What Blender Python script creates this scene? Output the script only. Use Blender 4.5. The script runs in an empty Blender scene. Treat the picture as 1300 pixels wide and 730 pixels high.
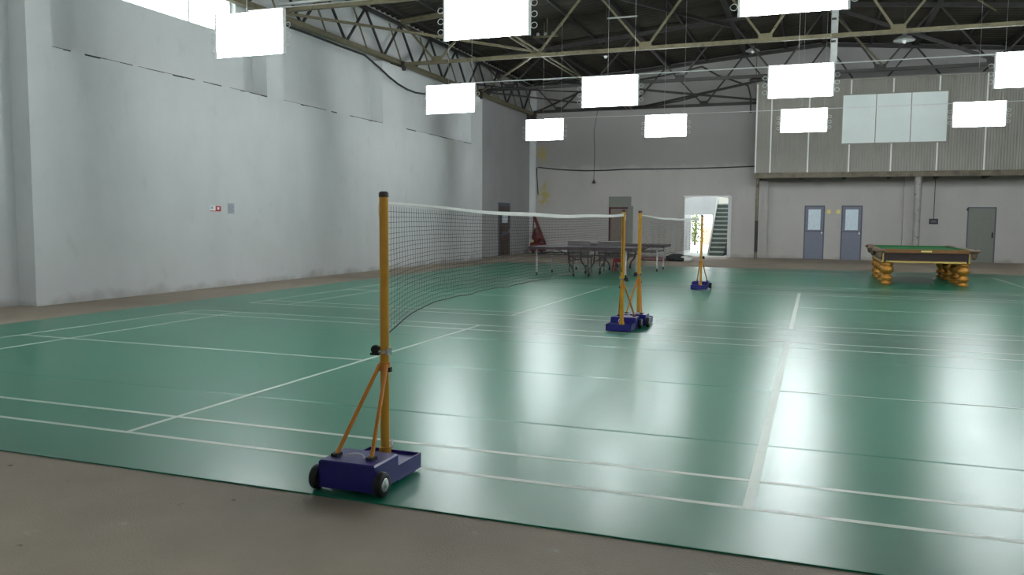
import bpy, math, random
from mathutils import Vector, Matrix
random.seed(7)
S = bpy.context.scene
C = S.collection
# ------------------------------------------------------------------ camera
YAW, PITCH, ROLL = -0.3533, -0.0806, 0.0071
CAM = Vector((2.247, -4.119, 1.4145))
cd = bpy.data.cameras.new('camera'); cam = bpy.data.objects.new('camera', cd); C.objects.link(cam); S.camera = cam
fw = Vector((math.sin(YAW)*math.cos(PITCH), math.cos(YAW)*math.cos(PITCH), math.sin(PITCH)))
rt = Vector((math.cos(YAW), -math.sin(YAW), 0)); up = rt.cross(fw)
r2 = rt*math.cos(ROLL)+up*math.sin(ROLL); u2 = -rt*math.sin(ROLL)+up*math.cos(ROLL)
cam.matrix_world = Matrix(((r2.x, u2.x, -fw.x, CAM.x), (r2.y, u2.y, -fw.y, CAM.y), (r2.z, u2.z, -fw.z, CAM.z), (0, 0, 0, 1)))
cd.sensor_width = 36; cd.lens = 1041.7/1300*36; cd.clip_end = 300; cd.clip_start = .05
# ------------------------------------------------------------------ world, exposure
LAMP = 18.5
w = bpy.data.worlds.new('sky'); S.world = w; w.use_nodes = True
bg = w.node_tree.nodes['Background']; bg.inputs[0].default_value = (.93, .97, 1, 1); bg.inputs[1].default_value = 4.0
S.view_settings.view_transform = 'Standard'; S.view_settings.look = 'None'
S.view_settings.exposure = 0.48; S.view_settings.gamma = 1; S.view_settings.use_curve_mapping = False
# ------------------------------------------------------------------ materials
def lin(c): return tuple((v/255/12.92 if v/255 <= .04045 else ((v/255+.055)/1.055)**2.4) for v in c)
def mat(name, rgb, rough=.6, metal=0., var=.12, scale=6., bump=0., bscale=40., spec=.5, stains=None, emit=0, rvar=0.):
    m = bpy.data.materials.new(name); m.use_nodes = True; N = m.node_tree; n = N.nodes; L = N.links.new
    b = n['Principled BSDF']; c = lin(rgb)
    b.inputs['Roughness'].default_value = rough; b.inputs['Metallic'].default_value = metal; b.inputs['Specular IOR Level'].default_value = spec
    tc = n.new('ShaderNodeTexCoord')
    no = n.new('ShaderNodeTexNoise'); no.inputs['Scale'].default_value = scale; no.inputs['Detail'].default_value = 8; no.inputs['Roughness'].default_value = .65
    L(tc.outputs['Object'], no.inputs['Vector'])
    cr = n.new('ShaderNodeValToRGB'); cr.color_ramp.elements[0].position = .3; cr.color_ramp.elements[1].position = .7
    cr.color_ramp.elements[0].color = (*[v*(1-var) for v in c], 1); cr.color_ramp.elements[1].color = (*[min(1, v*(1+var)) for v in c], 1)
    L(no.outputs['Fac'], cr.inputs['Fac']); col = cr.outputs['Color']
    if stains:
        for (rgb2, sc, lo, hi, strength, stretch) in stains:
            mp = n.new('ShaderNodeMapping'); mp.inputs['Scale'].default_value = stretch; L(tc.outputs['Object'], mp.inputs['Vector'])
            n2 = n.new('ShaderNodeTexNoise'); n2.inputs['Scale'].default_value = sc; n2.inputs['Detail'].default_value = 6; L(mp.outputs[0], n2.inputs['Vector'])
            mr = n.new('ShaderNodeMapRange'); mr.inputs['From Min'].default_value = lo; mr.inputs['From Max'].default_value = hi; mr.inputs['To Max'].default_value = strength
            L(n2.outputs['Fac'], mr.inputs['Value'])
            mx = n.new('ShaderNodeMix'); mx.data_type = 'RGBA'; L(mr.outputs[0], mx.inputs['Factor']); L(col, mx.inputs[6]); mx.inputs[7].default_value = (*lin(rgb2), 1); col = mx.outputs[2]
    L(col, b.inputs['Base Color'])
    if rvar:
        m2 = n.new('ShaderNodeMapRange'); m2.inputs['To Min'].default_value = rough-rvar; m2.inputs['To Max'].default_value = rough+rvar
        L(no.outputs['Fac'], m2.inputs['Value']); L(m2.outputs[0], b.inputs['Roughness'])
    if bump:
        n3 = n.new('ShaderNodeTexNoise'); n3.inputs['Scale'].default_value = bscale; n3.inputs['Detail'].default_value = 5; L(tc.outputs['Object'], n3.inputs['Vector'])
        bp = n.new('ShaderNodeBump'); bp.inputs['Strength'].default_value = bump; bp.inputs['Distance'].default_value = .01; L(n3.outputs['Fac'], bp.inputs['Height']); L(bp.outputs[0], b.inputs['Normal'])
    if emit:
        L(col, b.inputs['Emission Color']); b.inputs['Emission Strength'].default_value = emit
    return m
def wall_mat(name, rgb, dirt=(120, 112, 100), yellow=None, upper=None):
    """plaster with dirt along the foot, faint trowel patches and optional yellow damp stains"""
    m = mat(name, rgb, .75, var=.035, scale=1.3, bump=.15, bscale=60,
            stains=[((rgb[0]-25, rgb[1]-22, rgb[2]-22), .8, .45, .75, .35, (1, 1, .25)), ((rgb[0]-60, rgb[1]-60, rgb[2]-62), 3.0, .62, .75, .14, (1, 1, .6))])
    N = m.node_tree; n = N.nodes; L = N.links.new; b = n['Principled BSDF']
    src = b.inputs['Base Color'].links[0].from_socket
    g = n.new('ShaderNodeNewGeometry'); sp = n.new('ShaderNodeSeparateXYZ'); L(g.outputs['Position'], sp.inputs[0])
    no = n.new('ShaderNodeTexNoise'); no.inputs['Scale'].default_value = 1.7; no.inputs['Detail'].default_value = 8; L(g.outputs['Position'], no.inputs['Vector'])
    ad = n.new('ShaderNodeMath'); ad.operation = 'MULTIPLY_ADD'; L(no.outputs['Fac'], ad.inputs[0]); ad.inputs[1].default_value = -.55; L(sp.outputs['Z'], ad.inputs[2])
    mr = n.new('ShaderNodeMapRange'); mr.inputs['From Min'].default_value = -.30; mr.inputs['From Max'].default_value = -.14; mr.inputs['To Min'].default_value = .45; mr.inputs['To Max'].default_value = 0
    L(ad.outputs[0], mr.inputs['Value'])
    mx = n.new('ShaderNodeMix'); mx.data_type = 'RGBA'; L(mr.outputs[0], mx.inputs['Factor']); L(src, mx.inputs[6]); mx.inputs[7].default_value = (*lin(dirt), 1)
    out = mx.outputs[2]
    if upper:   # older, greyer paint above the cable line
        a5 = n.new('ShaderNodeMath'); a5.operation = 'MULTIPLY_ADD'; L(no.outputs['Fac'], a5.inputs[0]); a5.inputs[1].default_value = .5; L(sp.outputs['Z'], a5.inputs[2])
        m5 = n.new('ShaderNodeMapRange'); m5.inputs['From Min'].default_value = 3.9; m5.inputs['From Max'].default_value = 4.1; m5.inputs['To Max'].default_value = .85; L(a5.outputs[0], m5.inputs['Value'])
        x5 = n.new('ShaderNodeMix'); x5.data_type = 'RGBA'; L(m5.outputs[0], x5.inputs['Factor']); L(out, x5.inputs[6]); x5.inputs[7].default_value = (*lin(upper), 1); out = x5.outputs[2]
    if yellow:
        for (cx, cz, rx, rz) in yellow:
            cmb = n.new('ShaderNodeCombineXYZ')
            for k, (c0, rr, ax) in enumerate(((cx, rx, 'X'), (cz, rz, 'Z'))):
                s = n.new('ShaderNodeMath'); s.operation = 'SUBTRACT'; L(sp.outputs[ax], s.inputs[0]); s.inputs[1].default_value = c0
                d = n.new('ShaderNodeMath'); d.operation = 'DIVIDE'; L(s.outputs[0], d.inputs[0]); d.inputs[1].default_value = rr; L(d.outputs[0], cmb.inputs[k])
            ln = n.new('ShaderNodeVectorMath'); ln.operation = 'LENGTH'; L(cmb.outputs[0], ln.inputs[0])
            n4 = n.new('ShaderNodeTexNoise'); n4.inputs['Scale'].default_value = 4.5; n4.inputs['Detail'].default_value = 6; L(g.outputs['Position'], n4.inputs['Vector'])
            a2 = n.new('ShaderNodeMath'); a2.operation = 'MULTIPLY_ADD'; L(n4.outputs['Fac'], a2.inputs[0]); a2.inputs[1].default_value = 2.2; L(ln.outputs['Value'], a2.inputs[2])
            m4 = n.new('ShaderNodeMapRange'); m4.inputs['From Min'].default_value = 1.3; m4.inputs['From Max'].default_value = 2.0; m4.inputs['To Min'].default_value = .8; m4.inputs['To Max'].default_value = 0; L(a2.outputs[0], m4.inputs['Value'])
            x4 = n.new('ShaderNodeMix'); x4.data_type = 'RGBA'; L(m4.outputs[0], x4.inputs['Factor']); L(out, x4.inputs[6]); x4.inputs[7].default_value = (*lin((168, 152, 60)), 1); out = x4.outputs[2]
    L(out, b.inputs['Base Color'])
    return m
M = {}
M['wall'] = wall_mat('white_plaster', (205, 208, 208))
M['wallfar'] = wall_mat('far_plaster', (176, 173, 169), upper=(150, 148, 146), yellow=[(-9.2, 4.4, .3, .6), (-9.1, 2.6, .35, .6)])
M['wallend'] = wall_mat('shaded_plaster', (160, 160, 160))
M['concrete'] = mat('concrete_floor', (154, 143, 127), .7, var=.10, scale=1.1, bump=.35, bscale=90, spec=.3,
    stains=[((128, 118, 105), .7, .5, .75, .5, (1, 1, 1)), ((176, 170, 160), 4.5, .69, .74, .5, (1, 1, 1)), ((70, 66, 62), 7, .70, .73, .7, (1, 1, 1))])
M['mat'] = mat('green_vinyl', (28, 124, 94), .29, var=.06, scale=.8, bump=.02, bscale=260, spec=.45, rvar=.02,
    stains=[((16, 100, 74), .5, .5, .8, .5, (1, 1, 1))])
M['line'] = mat('court_paint', (190, 206, 192), .42, var=.05, scale=3, stains=[((120, 160, 140), 5, .58, .75, .4, (1, 1, 1))])
M['roof'] = mat('roof_sheet', (52, 49, 43), .85, var=.3, scale=.5, spec=.2, stains=[((34, 32, 30), 1.4, .45, .7, .6, (1, .3, 1))])
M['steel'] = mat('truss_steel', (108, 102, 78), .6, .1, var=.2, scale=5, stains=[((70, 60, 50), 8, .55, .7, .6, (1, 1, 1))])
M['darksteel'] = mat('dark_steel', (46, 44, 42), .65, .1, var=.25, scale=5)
M['galv'] = mat('galvanised', (175, 178, 176), .45, .3, var=.12, scale=9)
M['cable'] = mat('steel_cable', (215, 215, 215), .4, .2)
M['black'] = mat('black_rubber', (22, 22, 24), .6, var=.1)
M['orange'] = mat('yellow_post_paint', (206, 150, 44), .35, var=.08, scale=12, stains=[((170, 105, 25), 9, .6, .75, .5, (1, 1, .3))])
M['brace'] = mat('orange_brace_paint', (208, 132, 46), .4, var=.08, scale=12)
M['blue'] = mat('blue_base_paint', (36, 34, 116), .3, var=.12, scale=8, rvar=.05, stains=[((60, 60, 130), 14, .62, .72, .4, (1, 1, 1))])
M['chrome'] = mat('chrome', (190, 190, 190), .25, 1.)
M['net'] = mat('net_cord', (44, 30, 28), .9, var=.1)
M['tape'] = mat('net_tape', (225, 225, 220), .7, var=.05, bump=.2, bscale=60)
M['white'] = mat('white_enamel', (235, 236, 236), .5, var=.02)
M['sticker'] = mat('sticker', (225, 215, 205), .5)
M['redink'] = mat('red_print', (190, 40, 60), .5)
M['greyink'] = mat('grey_print', (165, 172, 182), .6, var=.1, scale=60)
M['panelw'] = mat('mezzanine_sheet', (138, 136, 127), .55, var=.05, scale=1.5, stains=[((112, 110, 98), 1.0, .5, .8, .5, (1, 1, .5))])
M['seam'] = mat('seam_strip', (225, 225, 222), .5, var=.03)
M['pane'] = mat('frosted_pane', (222, 232, 228), .45, var=.04, scale=1, spec=.6)
M['beam'] = mat('rusty_beam', (112, 104, 88), .7, var=.2, scale=4, stains=[((60, 50, 42), 3, .5, .7, .7, (1, 1, 1))])
M['soffit'] = mat('soffit', (52, 50, 48), .85)
M['pole'] = mat('patchy_pole', (150, 148, 145), .6, var=.15, scale=4, stains=[((80, 78, 76), 9, .6, .66, .7, (1, 1, 1))])
M['doorblue'] = mat('grey_blue_door', (112, 117, 134), .5, var=.05)
M['doorframe'] = mat('door_frame_paint', (82, 86, 100), .5, var=.06)
M['frost'] = mat('frosted_glass', (205, 222, 232), .3, var=.12, scale=12)
M['doorgrey'] = mat('grey_green_door', (118, 122, 114), .6, var=.05)
M['doorbrown'] = mat('dark_brown_door', (66, 56, 50), .45, var=.12)
M['doorbeige'] = mat('beige_door', (126, 114, 106), .6, var=.06)
M['redbrown'] = mat('red_brown_frame', (72, 34, 34), .6)
M['cardy'] = mat('cream_yellow_plastic', (222, 210, 130), .5)
M['gold'] = mat('gold_leaf', (184, 128, 54), .28, .6, var=.3, scale=22, bump=.8, bscale=45)
M['railwood'] = mat('varnished_rail', (122, 84, 42), .3, var=.15, scale=8)
M['apron'] = mat('dark_mahogany', (42, 20, 20), .35, var=.15, scale=8)
M['trim'] = mat('gilt_trim', (196, 170, 95), .35, .4, var=.1, scale=14)
M['cloth'] = mat('green_baize', (22, 112, 58), .9, var=.05, bump=.1, bscale=300)
M['net_leather'] = mat('pocket_leather', (90, 70, 55), .7)
M['ivory'] = mat('pocket_fitting', (122, 98, 82), .4, .2, var=.15, scale=30)
M['ttop'] = mat('dark_table_top', (42, 34, 44), .4, var=.1)
M['ttedge'] = mat('table_edge', (58, 42, 48), .4)
M['legwhite'] = mat('pale_leg_paint', (176, 172, 176), .45)
M['legdark'] = mat('dark_leg_paint', (66, 56, 62), .5)
M['chairgrey'] = mat('grey_fabric', (96, 92, 92), .9, var=.1, scale=30)
M['red'] = mat('red_plastic', (140, 24, 30), .45, var=.05)
M['darkred'] = mat('dark_red_paint', (92, 24, 30), .5, var=.2, scale=10)
M['bundleblack'] = mat('black_cloth', (36, 38, 38), .9, var=.3, scale=8)
M['bundlewhite'] = mat('dusty_white_cloth', (190, 192, 186), .9, var=.15, scale=10)
M['bundlebrown'] = mat('red_brown_cloth', (104, 72, 72), .9, var=.15, scale=10)
M['stair'] = mat('stair_concrete', (152, 158, 152), .7, var=.08)
M['riser'] = mat('stair_riser', (80, 92, 86), .7, var=.1)
M['pink'] = mat('pink_render', (214, 150, 140), .8, var=.08)
M['yard'] = mat('pale_paving', (205, 196, 188), .8, var=.06)
M['leaf'] = mat('leaves', (92, 118, 52), .6, var=.4, scale=6)
M['bark'] = mat('bark', (92, 76, 60), .9, var=.3, scale=8)
M['winframe'] = mat('window_frame', (225, 228, 226), .5)
def tube_material():
    m = bpy.data.materials.new('lit_tube'); m.use_nodes = True; b = m.node_tree.nodes['Principled BSDF']
    b.inputs['Base Color'].default_value = (1, 1, 1, 1); b.inputs['Emission Color'].default_value = (.93, .985, 1, 1); b.inputs['Emission Strength'].default_value = LAMP
    return m
M['tube'] = tube_material()
def glass_material():
    m = bpy.data.materials.new('window_glass'); m.use_nodes = True; b = m.node_tree.nodes['Principled BSDF']
    b.inputs['Base Color'].default_value = (.95, 1, .98, 1); b.inputs['Roughness'].default_value = .25; b.inputs['Transmission Weight'].default_value = 1; b.inputs['IOR'].default_value = 1.05
    return m
M['glass'] = glass_material()
# ------------------------------------------------------------------ mesh helpers
class MB:
    def __init__(s): s.v = []; s.f = []; s.sm = []
    def add(s, v, f, smooth=False):
        o = len(s.v); s.v += [tuple(p) for p in v]; s.f += [tuple(i+o for i in q) for q in f]; s.sm += [smooth]*len(f); return s
    def box(s, x0, x1, y0, y1, z0, z1):
        return s.add([(x0, y0, z0), (x1, y0, z0), (x1, y1, z0), (x0, y1, z0), (x0, y0, z1), (x1, y0, z1), (x1, y1, z1), (x0, y1, z1)],
                     [(0, 3, 2, 1), (4, 5, 6, 7), (0, 1, 5, 4), (1, 2, 6, 5), (2, 3, 7, 6), (3, 0, 4, 7)])
    def bbox(s, x0, x1, y0, y1, z0, z1, b=.01):
        """box with its upper edges bevelled"""
        v = [(x0, y0, z0), (x1, y0, z0), (x1, y1, z0), (x0, y1, z0), (x0, y0, z1-b), (x1, y0, z1-b), (x1, y1, z1-b), (x0, y1, z1-b),
             (x0+b, y0+b, z1), (x1-b, y0+b, z1), (x1-b, y1-b, z1), (x0+b, y1-b, z1)]
        f = [(0, 3, 2, 1), (0, 1, 5, 4), (1, 2, 6, 5), (2, 3, 7, 6), (3, 0, 4, 7), (4, 5, 9, 8), (5, 6, 10, 9), (6, 7, 11, 10), (7, 4, 8, 11), (8, 9, 10, 11)]
        return s.add(v, f)
    def bar(s, a, b, w, h, upv=(0, 0, 1)):
        a = Vector(a); b = Vector(b); d = (b-a).normalized(); u = Vector(upv)
        if abs(d.dot(u)) > .97: u = Vector((0, 1, 0))
        sd = d.cross(u).normalized()*w/2; u = sd.cross(d).normalized()*h/2
        v = [a-sd-u, a+sd-u, a+sd+u, a-sd+u, b-sd-u, b+sd-u, b+sd+u, b-sd+u]
        return s.add(v, [(0, 1, 2, 3), (7, 6, 5, 4), (0, 4, 5, 1), (1, 5, 6, 2), (2, 6, 7, 3), (3, 7, 4, 0)])
    def tube(s, pts, r, n=8, closed=False):
        pts = [Vector(p) for p in pts]; R = r if isinstance(r, (list, tuple)) else [r]*len(pts); o = len(pts); v = []
        pu = None
        for i, p in enumerate(pts):
            d = (pts[(i+1) % o]-pts[i-1]) if closed else (pts[min(i+1, o-1)]-pts[max(i-1, 0)])
            d.normalize()
            if pu is None: pu = Vector((0, 0, 1)) if abs(d.z) < .9 else Vector((1, 0, 0))
            sd = d.cross(pu).normalized(); pu = sd.cross(d).normalized()
            for k in range(n):
                a = 2*math.pi*k/n; v.append(p+sd*math.cos(a)*R[i]+pu*math.sin(a)*R[i])
        f = []
        for i in range(o if closed else o-1):
            j = (i+1) % o
            for k in range(n):
                f.append((i*n+k, i*n+(k+1) % n, j*n+(k+1) % n, j*n+k))
        s.add(v, f, n > 5)
        if not closed:
            s.add(v[:n], [tuple(range(n))[::-1]]); s.add(v[-n:], [tuple(range(n))])
        return s
    def lathe(s, prof, n=16, c=(0, 0, 0)):
        v = []; f = []
        for r, z in prof:
            for k in range(n):
                a = 2*math.pi*k/n; v.append((c[0]+r*math.cos(a), c[1]+r*math.sin(a), c[2]+z))
        for i in range(len(prof)-1):
            for k in range(n):
                f.append((i*n+k, i*n+(k+1) % n, (i+1)*n+(k+1) % n, (i+1)*n+k))
        s.add(v, f, True)
        s.add(v[:n], [tuple(range(n))[::-1]]); s.add(v[-n:], [tuple(range(n))])
        return s
    def ball(s, c, rx, ry, rz, n=12, m=8, wob=0):
        v = []; f = []
        for i in range(m+1):
            t = math.pi*i/m
            for k in range(n):
                a = 2*math.pi*k/n; q = 1+random.uniform(-wob, wob)
                v.append((c[0]+rx*q*math.sin(t)*math.cos(a), c[1]+ry*q*math.sin(t)*math.sin(a), c[2]-rz*q*math.cos(t)))
        for i in range(m):
            for k in range(n): f.append((i*n+k, i*n+(k+1) % n, (i+1)*n+(k+1) % n, (i+1)*n+k))
        return s.add(v, f, True)
    def disc(s, c, r, t, ax='x', n=20, prof=None):
        """wheel shape: thick disc around axis ax"""
        o = MB(); o.lathe(prof or [(r*.55, -t/2), (r*.93, -t/2), (r, -t*.28), (r, t*.28), (r*.93, t/2), (r*.55, t/2)], n)
        for p in o.v:
            x, y, z = p
            q = (z, x, y) if ax == 'x' else (x, z, y) if ax == 'y' else (x, y, z)
            s.v.append((c[0]+q[0], c[1]+q[1], c[2]+q[2]))
        b = len(s.v)-len(o.v); s.f += [tuple(i+b for i in q) for q in o.f]; s.sm += o.sm
        return s
    def mesh(s, name, m):
        me = bpy.data.meshes.new(name); me.from_pydata(s.v, [], s.f); me.materials.append(M[m] if isinstance(m, str) else m)
        me.polygons.foreach_set('use_smooth', s.sm); me.update(); return me
    def build(s, name, m, parent=None, loc=None):
        o = bpy.data.objects.new(name, s.mesh(name, m)); C.objects.link(o)
        if parent: o.parent = parent
        if loc: o.location = loc
        return o
def thing(name, label, cat, loc=(0, 0, 0), rz=0, group=None):
    o = bpy.data.objects.new(name, None); C.objects.link(o); o.empty_display_size = .1
    o.location = loc; o.rotation_euler = (0, 0, rz); return tag(o, label, cat, group)
def tag(o, label, cat, group=None):
    o['label'] = label; o['category'] = cat
    if group: o['group'] = group
    return o
def struct(o, label=None, cat=None):
    o['kind'] = 'structure'
    if label: o['label'] = label
    if cat: o['category'] = cat
    return o
def structroot(name, label, cat, loc=(0, 0, 0)):
    o = bpy.data.objects.new(name, None); C.objects.link(o); o.location = loc; o.empty_display_size = .1
    return struct(o, label, cat)
def again(name, me, parent, loc=(0, 0, 0), rot=(0, 0, 0)):
    o = bpy.data.objects.new(name, me); C.objects.link(o); o.parent = parent; o.location = loc; o.rotation_euler = rot; return o
def copy_tree(o, parent=None, skip=()):
    c = o.copy(); C.objects.link(c); c.parent = parent
    for ch in o.children: copy_tree(ch, c)
    return c
# ------------------------------------------------------------------ room shell
XL, XR, YB, YF = -9.78, 14.4, -9.0, 30.7
def roofz(x): return 7.45+.085*(x-XL) if x < 2.31 else 7.45+.085*(XR-x)
fl = MB().box(XL-.3, XR+.3, YB-.3, YF+.36, -.15, 0).build('floor', 'concrete'); struct(fl, 'bare grey brown concrete floor around the green mat', 'floor')
# left wall with clerestory windows in the recessed upper band
wl = MB()
wins = [(7.55, 10.95)]
zs0, zs1 = 5.38, 6.9
allw = [(.8, 4.2), (7.55, 10.95)]
ycur = YB
for a, b in allw:
    wl.box(XL-.3, XL, ycur, a, 0, 7.6); wl.box(XL-.3, XL, a, b, 0, zs0); wl.box(XL-.3, XL, a, b, zs1, 7.6); ycur = b
wl.box(XL-.3, XL, ycur, YF+.35, 0, 7.6)
struct(wl.build('wall_left', 'wall'), 'tall white plaster wall on the left with a stepped upper band', 'wall')
lw = bpy.data.objects['wall_left']
MB().box(XL, -9.4, 5.5, 24.2, 0, 4.17).build('lower_wall', 'wall', lw)
pil = MB().box(0, .38, 0, .62, 0, 1.74).mesh('pilaster', 'wall')
for i, (y, s) in enumerate(((5.5, .7), (11.5, 1), (16.75, 1.9), (23.15, 1.05/.62*.98))):
    o = again('pilaster', pil, lw, (XL, y, 4.17)); o.scale = (1, s if i != 0 else .75, 1)
MB().box(XL, XL+.03, 24.2, YF, 0, 7.4).build('end_shade_slab', 'wallend', lw)  # thin slab added over the wall end, its shade put into the colour
lg = MB()
for a, b in ((5.96, 11.5), (12.12, 16.75), (17.95, 23.15)):
    v = []; y = a
    while y < b:
        st_ = random.uniform(.12, .4); e_ = min(b, y+st_)
        if random.random() < .85: lg.box(-9.42, -9.396, y, e_, 4.172-random.choice((.006, .012, .018, .026)), 4.173)
        y = e_
lg.build('ledge_shadow', 'darksteel', lw)  # dark strips along the ledge edge stand in for its shadow line
for k, (a, b) in enumerate(allw):
    wn = structroot(f'window_{k+1}', 'clerestory window letting in white daylight high on the left wall' if k == 1 else 'clerestory window in the left wall beyond the frame', 'window', (XL-.14, a, zs0))
    wd = b-a; hh = zs1-zs0
    f = MB(); f.box(-.03, .03, 0, wd, 0, .05); f.box(-.03, .03, 0, wd, hh-.05, hh); f.box(-.03, .03, 0, .05, 0, hh); f.box(-.03, .03, wd-.05, wd, 0, hh)
    f.build('window_frame', 'winframe', wn)
    mu = MB().box(-.025, .025, -.02, .02, .05, hh-.05).mesh('mullion', 'winframe')
    again('mullion', mu, wn, (0, wd*.62, 0))
    pn = MB().box(-.004, .004, .03, wd/2-.03, .05, hh-.05).mesh('pane', 'glass')
    for j in range(2): again('pane', pn, wn, (0, wd*j/2, 0))
# far wall with the openings
D1 = (-6.17, -5.19, 0, 2.5); DO = (-3.0, -1.08, 0, 2.5)
wf = MB()
def seg(x0, x1, z0, z1): wf.box(x0, x1, YF, YF+.35, z0, z1)
seg(XL, D1[0], 0, 7.45); seg(D1[0], D1[1], 2.5, 7.45); seg(D1[1], DO[0], 0, 7.45); seg(DO[0], DO[1], 2.5, 7.45)
for x in (0, 1): pass
seg(DO[1], 1.8, 0, 7.45); seg(1.8, 2.56, 2.12, 7.45); seg(2.56, 3.17, 0, 7.45); seg(3.17, 3.93, 2.12, 7.45); seg(3.93, 7.55, 0, 7.45); seg(7.55, 8.5, 2.06, 7.45); seg(8.5, XR, 0, 7.45)
wf.add([(XL, YF, 7.45), (2.31, YF, 8.5), (XR, YF, 7.45), (XL, YF+.35, 7.45), (2.31, YF+.35, 8.5), (XR, YF+.35, 7.45)], [(0, 2, 1), (3, 4, 5), (0, 1, 4, 3), (1, 2, 5, 4), (0, 3, 5, 2)])
wfo = struct(wf.build('wall_far', 'wallfar'), 'grey white far end wall with yellow damp stains and doors', 'wall')
MB().box(XL, -9.47, YF-.14, YF, 0, 7.4).build('corner_pilaster', 'wall', wfo)
MB().box(-5.32, -5.1, YF-.03, YF, 0, 2.1).build('painted_strip', 'doorgrey', wfo)
MB().box(.22, .40, YF-.12, YF, 0, 3.3).build('pilaster', 'wallfar', wfo)
MB().box(5.35, 5.75, YF-.2, YF, 0, 3.3).build('pilaster', 'wallfar', wfo)
rw = MB(); yc = YB; rwin = [(.8, 4.2), (7.5, 10.9)]  # windows added out of view in this wall to bring in daylight
for a, b in rwin:
    rw.box(XR, XR+.3, yc, a, 0, 7.6); rw.box(XR, XR+.3, a, b, 0, 4.6); rw.box(XR, XR+.3, a, b, 6.8, 7.6); yc = b
rw.box(XR, XR+.3, yc, YF+.35, 0, 7.6)
for k, (a, b) in enumerate(rwin):
    f = MB(); f.box(XR+.1, XR+.16, a, b, 4.6, 4.66); f.box(XR+.1, XR+.16, a, b, 6.74, 6.8)
    for j in range(5): f.box(XR+.1, XR+.16, a+(b-a-.05)*j/4, a+(b-a-.05)*j/4+.05, 4.6, 6.8)
    f = f.build(f'window_{k+3}', 'winframe'); struct(f, 'large window added in the unseen side wall for more daylight', 'window')
struct(rw.build('wall_right', 'wall'), 'plain white side wall outside the frame', 'wall')
wb = MB().box(XL, XR, YB-.3, YB, 0, 7.45)
wb.add([(XL, YB, 7.45), (2.31, YB, 8.5), (XR, YB, 7.45), (XL, YB-.3, 7.45), (2.31, YB-.3, 8.5), (XR, YB-.3, 7.45)], [(0, 1, 2), (3, 5, 4), (0, 3, 4, 1), (1, 4, 5, 2)])
struct(wb.build('wall_near', 'wall'), 'plain white wall behind the camera', 'wall')
# corrugated roof
rf = MB(); n = 530
for (xa, xb) in ((XL-.3, 2.31), (2.31, XR+.3)):
    v = []; f = []
    for i in range(n+1):
        y = YB-.3+(YF+.65-YB+.3)*i/n; dz = .02*(1 if (i//2) % 2 else -1)
        for t, (x) in enumerate((xa, xb)): v.append((x, y, roofz(x)+dz)); 
        for t, (x) in enumerate((xa, xb)): v.append((x, y, roofz(x)+dz+.1))
    for i in range(n):
        a = i*4; b = a+4
        f += [(a, a+1, b+1, b), (a+2, b+2, b+3, a+3), (a, b, b+2, a+2), (a+1, a+3, b+3, b+1)]
    rf.add(v, f)
ce = struct(rf.build('ceiling', 'roof'), 'dark corrugated sheet roof on steel trusses', 'ceiling')
for x in [-9.3, -8.3, -6.75, -5.2, -3.7, -2.15, -.6, .9, 2.31, 3.96, 5.5, 7.0, 8.5, 10.1, 11.6, 13.1]:
    heavy = x in (-6.75, -3.7, -.6, 2.31, 5.5, 8.5)
    h = .16 if heavy else .08
    MB().box(x-.04 if not heavy else x-.09, x+.04 if not heavy else x+.09, YB, YF, roofz(x)-.03-h, roofz(x)-.025).build('purlin', 'darksteel', ce)
# ------------------------------------------------------------------ trusses
X0 = -8.3; PIT = 3.06
def truss(y, label, m, name='roof_truss', tray=False, zb=6.12):
    t = thing(name, label, 'truss', (0, y, 0), group=None)
    L_, R_ = -9.45, XR-.05
    b = MB(); b.bar((L_, 0, zb), (R_, 0, zb), .10, .02); b.bar((L_, -.03, zb+.04), (R_, -.03, zb+.04), .015, .10); b.bar((L_, .03, zb+.04), (R_, .03, zb+.04), .015, .10)
    b.build('bottom_chord', m, t)
    zt = lambda x: roofz(x)-.22
    for xa, xb in ((L_, 2.31), (2.31, R_)):
        c = MB(); c.bar((xa, 0, zt(xa)), (xb, 0, zt(xb)), .12, .12); c.build('top_chord', m, t)
    nodes = [X0+PIT*k for k in range(8) if X0+PIT*k < R_]
    prev = None
    g1 = MB().box(-.17, .17, -.012, .012, -.05, .17).mesh('gusset_plate', M[m])
    for i, x in enumerate(nodes):
        again('gusset_plate', g1, t, (x, 0, zb+.04))
        for s in (-1, 1):
            xt = x+s*PIT/2
            if xt > R_: continue
            if xt < L_: xt = L_; 
            MB().bar((x+s*.06, 0, zb+.08), (xt-s*.06, 0, zt(xt)-.03), .055, .055).build('web_member', m, t)
        MB().bar((x, .02, zb+.08), (x, .02, zt(x)), .04, .04).build('web_member', m, t) if i % 2 == 0 and name != 'roof_truss' else None
    MB().box(-9.78, -9.35, -.09, .09, 5.86, 6.1).build('bearing_bracket', 'darksteel', t)
    if tray:
        MB().bar((-9.4, -.08, 6.27), (XR, -.08, 6.3), .06, .05).build('conduit', 'galv', t)
    return t
truss(12.0, 'nearest riveted roof truss, its yellow-grey chord crossing the top left corner', 'steel', tray=True)
truss(18.0, 'yellow-grey roof truss with gusset plates crossing behind the front row of lamps', 'steel', zb=5.99)
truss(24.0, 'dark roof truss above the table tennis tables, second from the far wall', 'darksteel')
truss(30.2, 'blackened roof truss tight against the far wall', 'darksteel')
truss(6.0, 'roof truss over the near court, above the top edge of the photo', 'steel')
truss(0.0, 'roof truss above the concrete strip, outside the frame', 'steel')
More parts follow.
